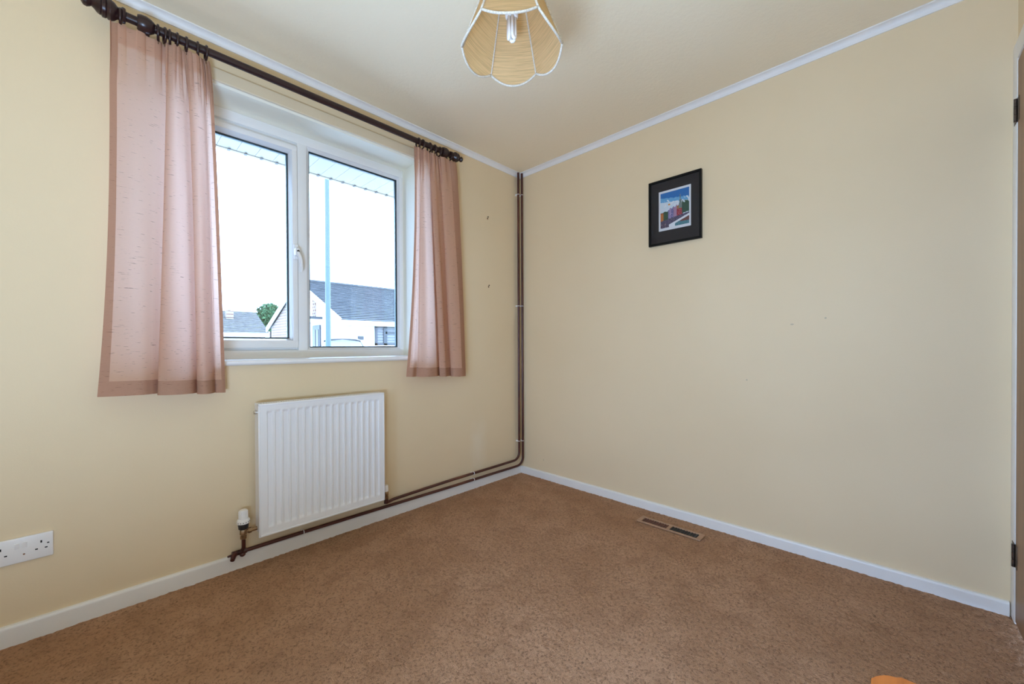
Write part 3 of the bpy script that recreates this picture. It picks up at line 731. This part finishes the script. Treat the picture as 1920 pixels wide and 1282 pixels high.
# ------------------------------------------------------------------ pendant lamp shade
LC = Vector((-1.5129, -1.3668, 0)); RZ = 1.9555
pend = thing('pendant_lamp', 'cream pleated scalloped ceiling lampshade with bare low energy bulb', 'lamp', (LC.x, LC.y, CZ))
HS = .205
va = math.atan2(.694303, .719646)   # view azimuth: one flat panel faces the camera
def shR(t): return .153 + (.072-.153)*(t**.96)
def shp(i, a, t, off=0.):
    # panel i, a in -1..1 across, t 0 bottom .. 1 top
    R = shR(t)+off; an0 = va+PI+math.radians(-2.5)+(i-.5)*PI/3; an1 = an0+PI/3
    p0 = Vector((math.cos(an0), math.sin(an0)))*R; p1 = Vector((math.cos(an1), math.sin(an1)))*R
    q = p0.lerp(p1, (a+1)/2); nrm = Vector((math.cos((an0+an1)/2), math.sin((an0+an1)/2)))
    k = 1-a*a
    q = q+nrm*(.017*k*(1-t)**1.5)
    z = RZ+HS*t-.028*(1-abs(a)**2.2)*(1-t)**2.5
    return Vector((LC.x+q.x, LC.y+q.y, z))
for i in range(6):
    MB().grid(lambda u, v_: shp(i, u*2-1, v_), 22, 22).obj('shade_panel', M_SHADE, pend, smooth=180, recalc=False)
    MB().tube([shp(i, -1+2*k/24, 0, .001) for k in range(25)], .0035, 8).obj('hem_trim', M_TRIM, pend, smooth=180)
    MB().tube([shp(i, 1, k/14, .002) for k in range(15)], .0034, 8).obj('rib_trim', M_TRIM, pend, smooth=180)
    MB().tube([shp(i, 1, k/14, -.003) for k in range(15)], .0016, 6).obj('wire_rib', M_TRIM, pend, smooth=180)
MB().tube([shp(i, -1, 1, .001) for i in range(6)], .0042, 8, closed=True).obj('top_trim', M_TRIM, pend, smooth=180)
c0 = LC.x, LC.y
m = MB()
m.torus((LC.x, LC.y, RZ+.165), .021, .002, 2, 20, 6)
for k in range(3):
    q = shp(2*k, -1, .92); m.tube([(LC.x+.021*math.cos(k*2.094), LC.y+.021*math.sin(k*2.094), RZ+.165), tuple(q)], .0015, 6)
m.obj('spider_wire', M_WHITEP, pend)
MB().lathe([(.150, .019), (.152, .021), (.185, .021), (.19, .016), (.225, .010), (.228, .004)], (LC.x, LC.y, RZ), 2, 22).obj('lamp_holder', M_WHITEP, pend, smooth=40)
MB().tube([(LC.x, LC.y, RZ+.226), (LC.x, LC.y, CZ-.02)], .0032, 8).obj('flex_cord', M_WHITEP, pend, smooth=60)
MB().lathe([(-.028, .010), (-.024, .028), (-.010, .040), (0, .041)], (LC.x, LC.y, CZ), 2, 28).obj('ceiling_rose', M_WHITEP, pend, smooth=40)
bulb = MB().lathe([(.080, .0165), (.083, .0195), (.092, .0205), (.112, .0200), (.122, .0150), (.126, .0128), (.150, .0128)], (LC.x, LC.y, RZ), 2, 24).obj('bulb', M_WHITEP, pend, smooth=40, label='white unlit low energy stick bulb')
mtub = grainy('bulb_phosphor_glass', (.90, .90, .90, 1), .25, .01, 20).m
for k in range(3):
    a = k*2*PI/3+.5; ex, ey = .0095*math.cos(a), .0095*math.sin(a); tx, ty = -math.sin(a), math.cos(a); w_ = .0062
    P = [(LC.x+ex-tx*w_, LC.y+ey-ty*w_, RZ+.082), (LC.x+ex-tx*w_, LC.y+ey-ty*w_, RZ+.026)]
    P += [(LC.x+ex-tx*w_*math.cos(q), LC.y+ey-ty*w_*math.cos(q), RZ+.026-w_*math.sin(q)*1.5) for q in (PI*.2, PI*.4, PI*.6, PI*.8)]
    P += [(LC.x+ex+tx*w_, LC.y+ey+ty*w_, RZ+.026), (LC.x+ex+tx*w_, LC.y+ey+ty*w_, RZ+.082)]
    MB().tube(P, .0050, 10).obj('glass_tube', mtub, bulb, smooth=180)

# ------------------------------------------------------------------ pine bedside table whose corner enters the frame
TX0, TX1, TY0, TY1, TZ = -1.93, -1.516, -2.53, -2.190, .50
tab = thing('bedside_table', 'orange pine table with rounded corner at the bottom edge', 'table', ((TX0+TX1)/2, (TY0+TY1)/2, 0))
def rrect(x0, x1, y0, y1, r, n=8):
    P = []
    for (cx_, cyy, a0) in ((x1-r, y1-r, 0), (x0+r, y1-r, PI/2), (x0+r, y0+r, PI), (x1-r, y0+r, 1.5*PI)):
        P += [(cx_+r*math.cos(a0+k/n*PI/2), cyy+r*math.sin(a0+k/n*PI/2)) for k in range(n+1)]
    return P
m = MB(); m.prism(rrect(TX0, TX1, TY0, TY1, .034), 2, TZ-.022, TZ)
bmesh.ops.bevel(m.bm, geom=[e for e in m.bm.edges if abs(e.verts[0].co.z-e.verts[1].co.z) < 1e-6 and len(e.link_faces) == 2 and any(len(f.verts) > 10 for f in e.link_faces)], offset=.005, segments=3, affect='EDGES')
m.obj('tabletop', M_PINE, tab, smooth=40)
for lx in (TX0+.04, TX1-.04):
    for ly in (TY0+.04, TY1-.04):
        MB().lathe([(0, .014), (.10, .017), (.40, .021), (TZ-.022, .021)], (lx, ly, 0), 2, 16).obj('leg', M_PINE, tab, smooth=40)
m = MB()
m.box(TX0+.04, TX1-.04, TY0+.03, TY0+.048, TZ-.10, TZ-.022).box(TX0+.04, TX1-.04, TY1-.048, TY1-.03, TZ-.10, TZ-.022)
m.box(TX0+.03, TX0+.048, TY0+.04, TY1-.04, TZ-.10, TZ-.022).box(TX1-.048, TX1-.03, TY0+.04, TY1-.04, TZ-.10, TZ-.022)
m.obj('apron', M_PINE, tab)

# ------------------------------------------------------------------ outside
GZ = -.20
MB().box(-40, 60, .31, 80, GZ-.2, GZ).box(-40, 60, -40, -2.8, GZ-.2, GZ).box(-40, -3.3, -2.8, .31, GZ-.2, GZ).obj('ground', M_ROAD, kind='structure')
# own eaves: soffit boards with fascia and vent clips
ev = struct_empty('eaves', (-1.5, .5, 2.25))
k = 0; x = -3.2
while x < .6:
    MB().box(x, x+.0988, .302, .735, 2.252, 2.262, .001).obj('soffit_board', M_SOFFIT, ev); x += .1; k += 1
MB().box(-3.2, .6, .735, .760, 2.248, 2.44).obj('fascia', M_SOFFIT, ev)
x = -3.15
while x < .5:
    MB().box(x-.006, x+.006, .720, .752, 2.243, 2.2495, .001).obj('vent_clip', M_CLIP, ev); x += .0875

def roof_courses(m, e0, e1, r0, r1, n, th=.05):
    # stepped tile courses between eave line e0-e1 and ridge line r0-r1
    e0, e1, r0, r1 = map(Vector, (e0, e1, r0, r1))
    up_ = (r0-e0).normalized(); al = (e1-e0).normalized(); nm = al.cross(up_)
    if nm.z < 0: nm = -nm
    for i in range(n):
        a0, a1 = e0.lerp(r0, i/n), e1.lerp(r1, i/n); b0, b1 = e0.lerp(r0, (i+1)/n), e1.lerp(r1, (i+1)/n)
        V = [a0, a1, b1, b0, a0+nm*th, a1+nm*th, b1+nm*.004, b0+nm*.004]
        m.data([tuple(q) for q in V], [(0, 1, 2, 3), (4, 5, 6, 7), (0, 1, 5, 4), (1, 2, 6, 5), (2, 3, 7, 6), (3, 0, 4, 7)])
# near bungalow
EX, EY, EZ, AY, AZ, BY = 4.55, 14.33, 2.15, 19.65, 4.42, 25.0
hs = thing('bungalow', 'white bungalow with grey slate roof across the road, right pane', 'house', (9, 19, GZ))
m = MB(); m.prism([(14.68, GZ), (24.6, GZ), (24.6, EZ+.02), (AY, AZ-.12), (14.68, EZ+.02)], 0, 4.72, 16.0); m.obj('wall', M_RENDER, hs)
m = MB(); m.prism([(20.4, GZ), (24.45, GZ), (24.45, EZ), (20.4, 4.02)], 0, 4.69, 4.719); m.obj('brick_panel', M_BRICK, hs)
m = MB(); m.prism([(17.55, 2.3), (17.95, 2.3), (17.95, 3.52), (17.55, 3.35)], 0, 4.69, 4.719); m.obj('brick_panel', M_BRICK, hs)
m = MB(); roof_courses(m, (EX, EY, EZ), (16.3, EY, EZ), (EX, AY, AZ), (16.3, AY, AZ), 24); m.obj('roof_slope', M_ROOF, hs)
m = MB(); roof_courses(m, (EX, BY, EZ), (16.3, BY, EZ), (EX, AY, AZ), (16.3, AY, AZ), 24); m.obj('roof_slope', M_ROOF, hs)
m = MB(); m.tube([(EX, AY, AZ+.03), (16.3, AY, AZ+.03)], .09, 8); m.obj('ridge_tiles', M_ROOF, hs)
m = MB()
for (y0, y1) in ((EY, AY), (BY, AY)):
    V = []
    for xx in (EX-.03, EX+.04):
        V += [(xx, y0, EZ-.20), (xx, y1, AZ-.20), (xx, y1, AZ+.05), (xx, y0, EZ+.06)]
    m.data(V, [(0, 1, 2, 3), (4, 5, 6, 7), (0, 1, 5, 4), (1, 2, 6, 5), (2, 3, 7, 6), (3, 0, 4, 7)])
m.obj('bargeboard', M_FASCIA, hs)
MB().box(EX, 16.3, EY+.02, EY+.06, EZ-.20, EZ+.01).obj('fascia', M_FASCIA, hs)
m = MB(); m.tube([(EX, EY-.05, EZ-.06), (16.3, EY-.05, EZ-.06)], .06, 8); m.tube([(5.10, EY-.04, EZ-.10), (5.10, 14.60, EZ-.35), (5.10, 14.64, EZ-.6), (5.10, 14.64, GZ)], .035, 8); m.obj('gutter', M_FASCIA, hs)
wf = MB(); ex0, ex1, ez0, ez1 = 6.20, 8.20, 1.10, 2.0
wf.box(ex0, ex1, 14.60, 14.70, ez1-.09, ez1).box(ex0, ex1, 14.60, 14.70, ez0, ez0+.09).box(ex0, ex0+.10, 14.60, 14.70, ez0, ez1).box(ex1-.10, ex1, 14.60, 14.70, ez0, ez1).box(6.60, 6.78, 14.60, 14.70, ez0, ez1).box(6.7, ex1, 14.60, 14.70, 1.62, 1.72)
wf = wf.obj('window', M_GREYF, hs)
MB().box(ex0+.03, ex1-.03, 14.655, 14.679, ez0+.03, ez1-.03).obj('pane', M_EXTGL, wf)
z = ez0+.12; 
while z < ez1-.12:
    MB().box(ex0+.10, ex1-.10, 14.640, 14.652, z, z+.085).obj('blind_slat', M_BLIND, wf); z += .125
MB().box(5.41, 5.68, 14.655, 14.68, 1.34, 1.50, .004).obj('wall_plaque', M_GREYF, hs)
dr = MB().box(4.66, 4.72, 16.95, 17.85, GZ+.1, 2.05).obj('door', M_GREYF, hs)
MB().box(4.64, 4.66, 17.10, 17.35, .3, 1.85).obj('door_pane', M_BLIND, dr)
MB().box(4.64, 4.66, 17.48, 17.66, .3, 1.85).obj('door_pane', M_BLIND, dr)
cn = MB().box(3.95, 4.72, 16.75, 18.1, 2.30, 2.42).obj('canopy', M_ROOF, hs)
MB().box(3.93, 4.72, 16.73, 18.12, 2.15, 2.30).obj('canopy_fascia', M_FASCIA, cn)

# far house, seen in the left pane
hb = thing('bungalow', 'distant bungalow with brown grey tiled roof seen in left pane', 'house', (5, 40, GZ))
def far(t, dpt, z): return (5.06+t, 37.6+dpt, z)   # t along the eave, dpt back from it
def rotbox(m, t0, t1, d0, d1, z0, z1):
    V = [far(t, d_, z) for z in (z0, z1) for (t, d_) in ((t0, d0), (t1, d0), (t1, d1), (t0, d1))]
    m.data(V, [(0, 1, 2, 3), (4, 5, 6, 7), (0, 1, 5, 4), (1, 2, 6, 5), (2, 3, 7, 6), (3, 0, 4, 7)])
m = MB(); rotbox(m, -6, 2.7, .35, 8.5, GZ, 2.1); m.obj('wall', M_RENDER, hb)
m = MB(); roof_courses(m, far(-7, 0, 2.25), far(2.95, 0, 2.25), far(-7, 4.6, 4.42), far(2.95, 4.6, 4.42), 18, .06); m.obj('roof_slope', M_ROOF2, hb)
m = MB(); roof_courses(m, far(-7, 9.2, 2.25), far(2.95, 9.2, 2.25), far(-7, 4.6, 4.42), far(2.95, 4.6, 4.42), 18, .06); m.obj('roof_slope', M_ROOF2, hb)
m = MB(); rotbox(m, -7, 2.95, -.08, 0, 1.98, 2.26); m.obj('fascia', M_FASCIA, hb)
m = MB(); rotbox(m, .1, 2.5, .28, .34, GZ, 1.78); m.obj('garage_door', M_FASCIA, hb)
m = MB(); rotbox(m, .3, .85, 2.7, 3.25, 3.2, 4.3); rotbox(m, .48, .67, 2.9, 3.1, 4.3, 4.5); m.obj('chimney', M_BRICK, hb)
# tree behind
TX, TY, TZc, TRr = 11.45, 50.0, 4.25, 1.75
tr = thing('tree', 'green bushy tree beyond the brick gable in the left pane', 'tree', (TX, TY, GZ))
MB().tube([(TX, TY, GZ), (TX+.05, TY, 2.0), (TX, TY, TZc)], [.30, .24, .12], 10).obj('trunk', M_BARK, tr, smooth=60)
m = MB()
for k in range(1500):
    a = random.uniform(0, 2*PI); ph = math.acos(random.uniform(-.7, 1)); rr = random.uniform(.75, 1.05)
    c = Vector((TX+TRr*rr*math.sin(ph)*math.cos(a), TY+TRr*rr*math.sin(ph)*math.sin(a), TZc+TRr*rr*math.cos(ph)))
    d1v = Vector((random.gauss(0, 1), random.gauss(0, 1), random.gauss(0, 1))).normalized(); d2v = d1v.orthogonal().normalized(); s_ = random.uniform(.15, .30)
    m.data([tuple(c+d1v*s_), tuple(c+d2v*s_*.6), tuple(c-d1v*s_), tuple(c-d2v*s_*.6)], [(0, 1, 2, 3)])
m.sphere((TX, TY, TZc), (TRr*.85, TRr*.85, TRr*.82), 3)
fo = m.obj('foliage', M_LEAF, tr); fo['kind'] = 'stuff'
# street lamp
lp = thing('street_lamp', 'pale green street lamp column standing outside the right pane', 'street lamp', (1.39, 7.54, GZ))
MB().lathe([(0, .085), (.9, .085), (.95, .060), (7.4, .050)], (1.39, 7.54, GZ), 2, 20).obj('column', M_POSTG, lp, smooth=40)
m = MB(); m.tube([(1.39, 7.54, 7.15), (1.39, 7.60, 7.35), (1.39, 7.85, 7.48), (1.39, 8.3, 7.50)], .035, 10); m.obj('bracket_arm', M_POSTG, lp, smooth=60)
m = MB(); m.box(1.29, 1.49, 8.2, 8.85, 7.42, 7.56, .04); m.obj('lantern', M_GREYF, lp)
# parked car: lofted body
def car():
    c = thing('car', 'pale silver hatchback parked in front of the white bungalow', 'car', (3.35, 12.0, GZ))
    ang = math.atan2(12.9, 5.4)
    f_ = Vector((-math.cos(ang), -math.sin(ang), 0)); s_ = Vector((f_.y, -f_.x, 0)); o_ = Vector((3.32, 11.3, GZ))
    P = lambda l, w, z: tuple(o_+f_*l+s_*w+Vector((0, 0, z)))
    # stations along length: (l, half-width, bottom z, belt z)
    st = [(2.0, .55, .35, .62), (1.9, .74, .25, .74), (1.3, .83, .22, .92), (.75, .85, .22, 1.0), (-.5, .86, .22, 1.0), (-1.5, .84, .24, 1.0), (-1.85, .76, .3, .92), (-1.95, .60, .4, .75)]
    m = MB(); R_ = []
    for (l, w, zb, zt) in st:
        ring_ = [(-w*.9, zb), (-w, zb+.18), (-w, zt-.14), (-w*.9, zt), (0, zt+.03), (w*.9, zt), (w, zt-.14), (w, zb+.18), (w*.9, zb)]
        R_.append([m.bm.verts.new(P(l, a, z)) for a, z in ring_])
    for A, B in zip(R_, R_[1:]):
        for k in range(8): m.bm.faces.new((A[k], A[k+1], B[k+1], B[k]))
        m.bm.faces.new((A[8], A[0], B[0], B[8]))
    m.bm.faces.new(R_[0]); m.bm.faces.new(R_[-1][::-1])
    m.obj('body', M_CARW, c, smooth=50)
    # cabin: roof + glass
    rf = [(.35, .50), (.15, .56), (-.6, .58), (-1.35, .54), (-1.5, .48)]
    m = MB(); prev = None
    for l, w in rf:
        zt = 1.50 if l not in (.35, -1.5) else 1.45
        cur = [m.bm.verts.new(P(l, a, z)) for a, z in ((-w, zt-.03), (-w*.8, zt+.01), (0, zt+.035), (w*.8, zt+.01), (w, zt-.03), (w*.8, zt-.05), (-w*.8, zt-.05))]
        if prev:
            for k in range(7): m.bm.faces.new((prev[k], prev[(k+1) % 7], cur[(k+1) % 7], cur[k]))
        else: m.bm.faces.new(cur)
        prev = cur
    m.bm.faces.new(prev[::-1]); m.obj('roof', M_CARW, c, smooth=50)
    ws = MB(); ws.data([P(.98, -.70, 1.0), P(.98, .70, 1.0), P(.34, .50, 1.44), P(.34, -.50, 1.44), P(.94, -.68, .98), P(.94, .68, .98), P(.30, .48, 1.42), P(.30, -.48, 1.42)],
            [(0, 1, 2, 3), (4, 5, 6, 7), (0, 1, 5, 4), (1, 2, 6, 5), (2, 3, 7, 6), (3, 0, 4, 7)]); ws.obj('windscreen', M_BLIND, c)
    m = MB()
    for sgn in (-1, 1):
        m.data([P(.92, sgn*.78, 1.0), P(-1.6, sgn*.78, 1.0), P(-1.35, sgn*.55, 1.45), P(.25, sgn*.55, 1.45)], [(0, 1, 2, 3)])
    m.data([P(-1.75, -.7, 1.0), P(-1.75, .7, 1.0), P(-1.48, .5, 1.44), P(-1.48, -.5, 1.44)], [(0, 1, 2, 3)])
    m.obj('side_windows', M_EXTGL, c)
    tr_ = MB(); tr_.tube([P(.355, -.56, 1.42), P(.335, -.40, 1.465), P(.32, 0, 1.48), P(.335, .40, 1.465), P(.355, .56, 1.42)], .032, 6); tr_.obj('windscreen_seal', M_BLACKP, c)
    wp = MB(); wp.tube([P(1.0, -.3, 1.03), P(.93, .1, 1.08), P(.95, .35, 1.05)], .014, 6); wp.obj('wiper', M_BLACKP, c)
    for l in (1.25, -1.25):
        for sgn in (-1, 1):
            q = Vector(P(l, sgn*.80, .31)); m = MB(); n_ = 20
            A = []
            for kk, (rr, ww) in enumerate(((.20, -.10), (.31, -.09), (.31, .09), (.20, .10))):
                A.append([m.bm.verts.new(q+s_*ww+rr*(math.cos(2*PI*t/n_)*f_+math.sin(2*PI*t/n_)*Vector((0, 0, 1)))) for t in range(n_)])
            for a_, b__ in zip(A, A[1:]):
                for t in range(n_): m.bm.faces.new((a_[t], a_[(t+1) % n_], b__[(t+1) % n_], b__[t]))
            m.bm.faces.new(A[0]); m.bm.faces.new(A[-1]); m.obj('wheel', M_TYRE, c)
    for sgn in (-1, 1):
        q = P(.75, sgn*.93, 1.05); m = MB(); m.sphere(q, (.09, .09, .07), 2); m.obj('wing_mirror', M_CARW, c, smooth=180)
    MB().tube([P(-.9, 0, 1.52), P(-1.0, 0, 1.66)], .008, 6).obj('aerial', M_BLACKP, c)
car()
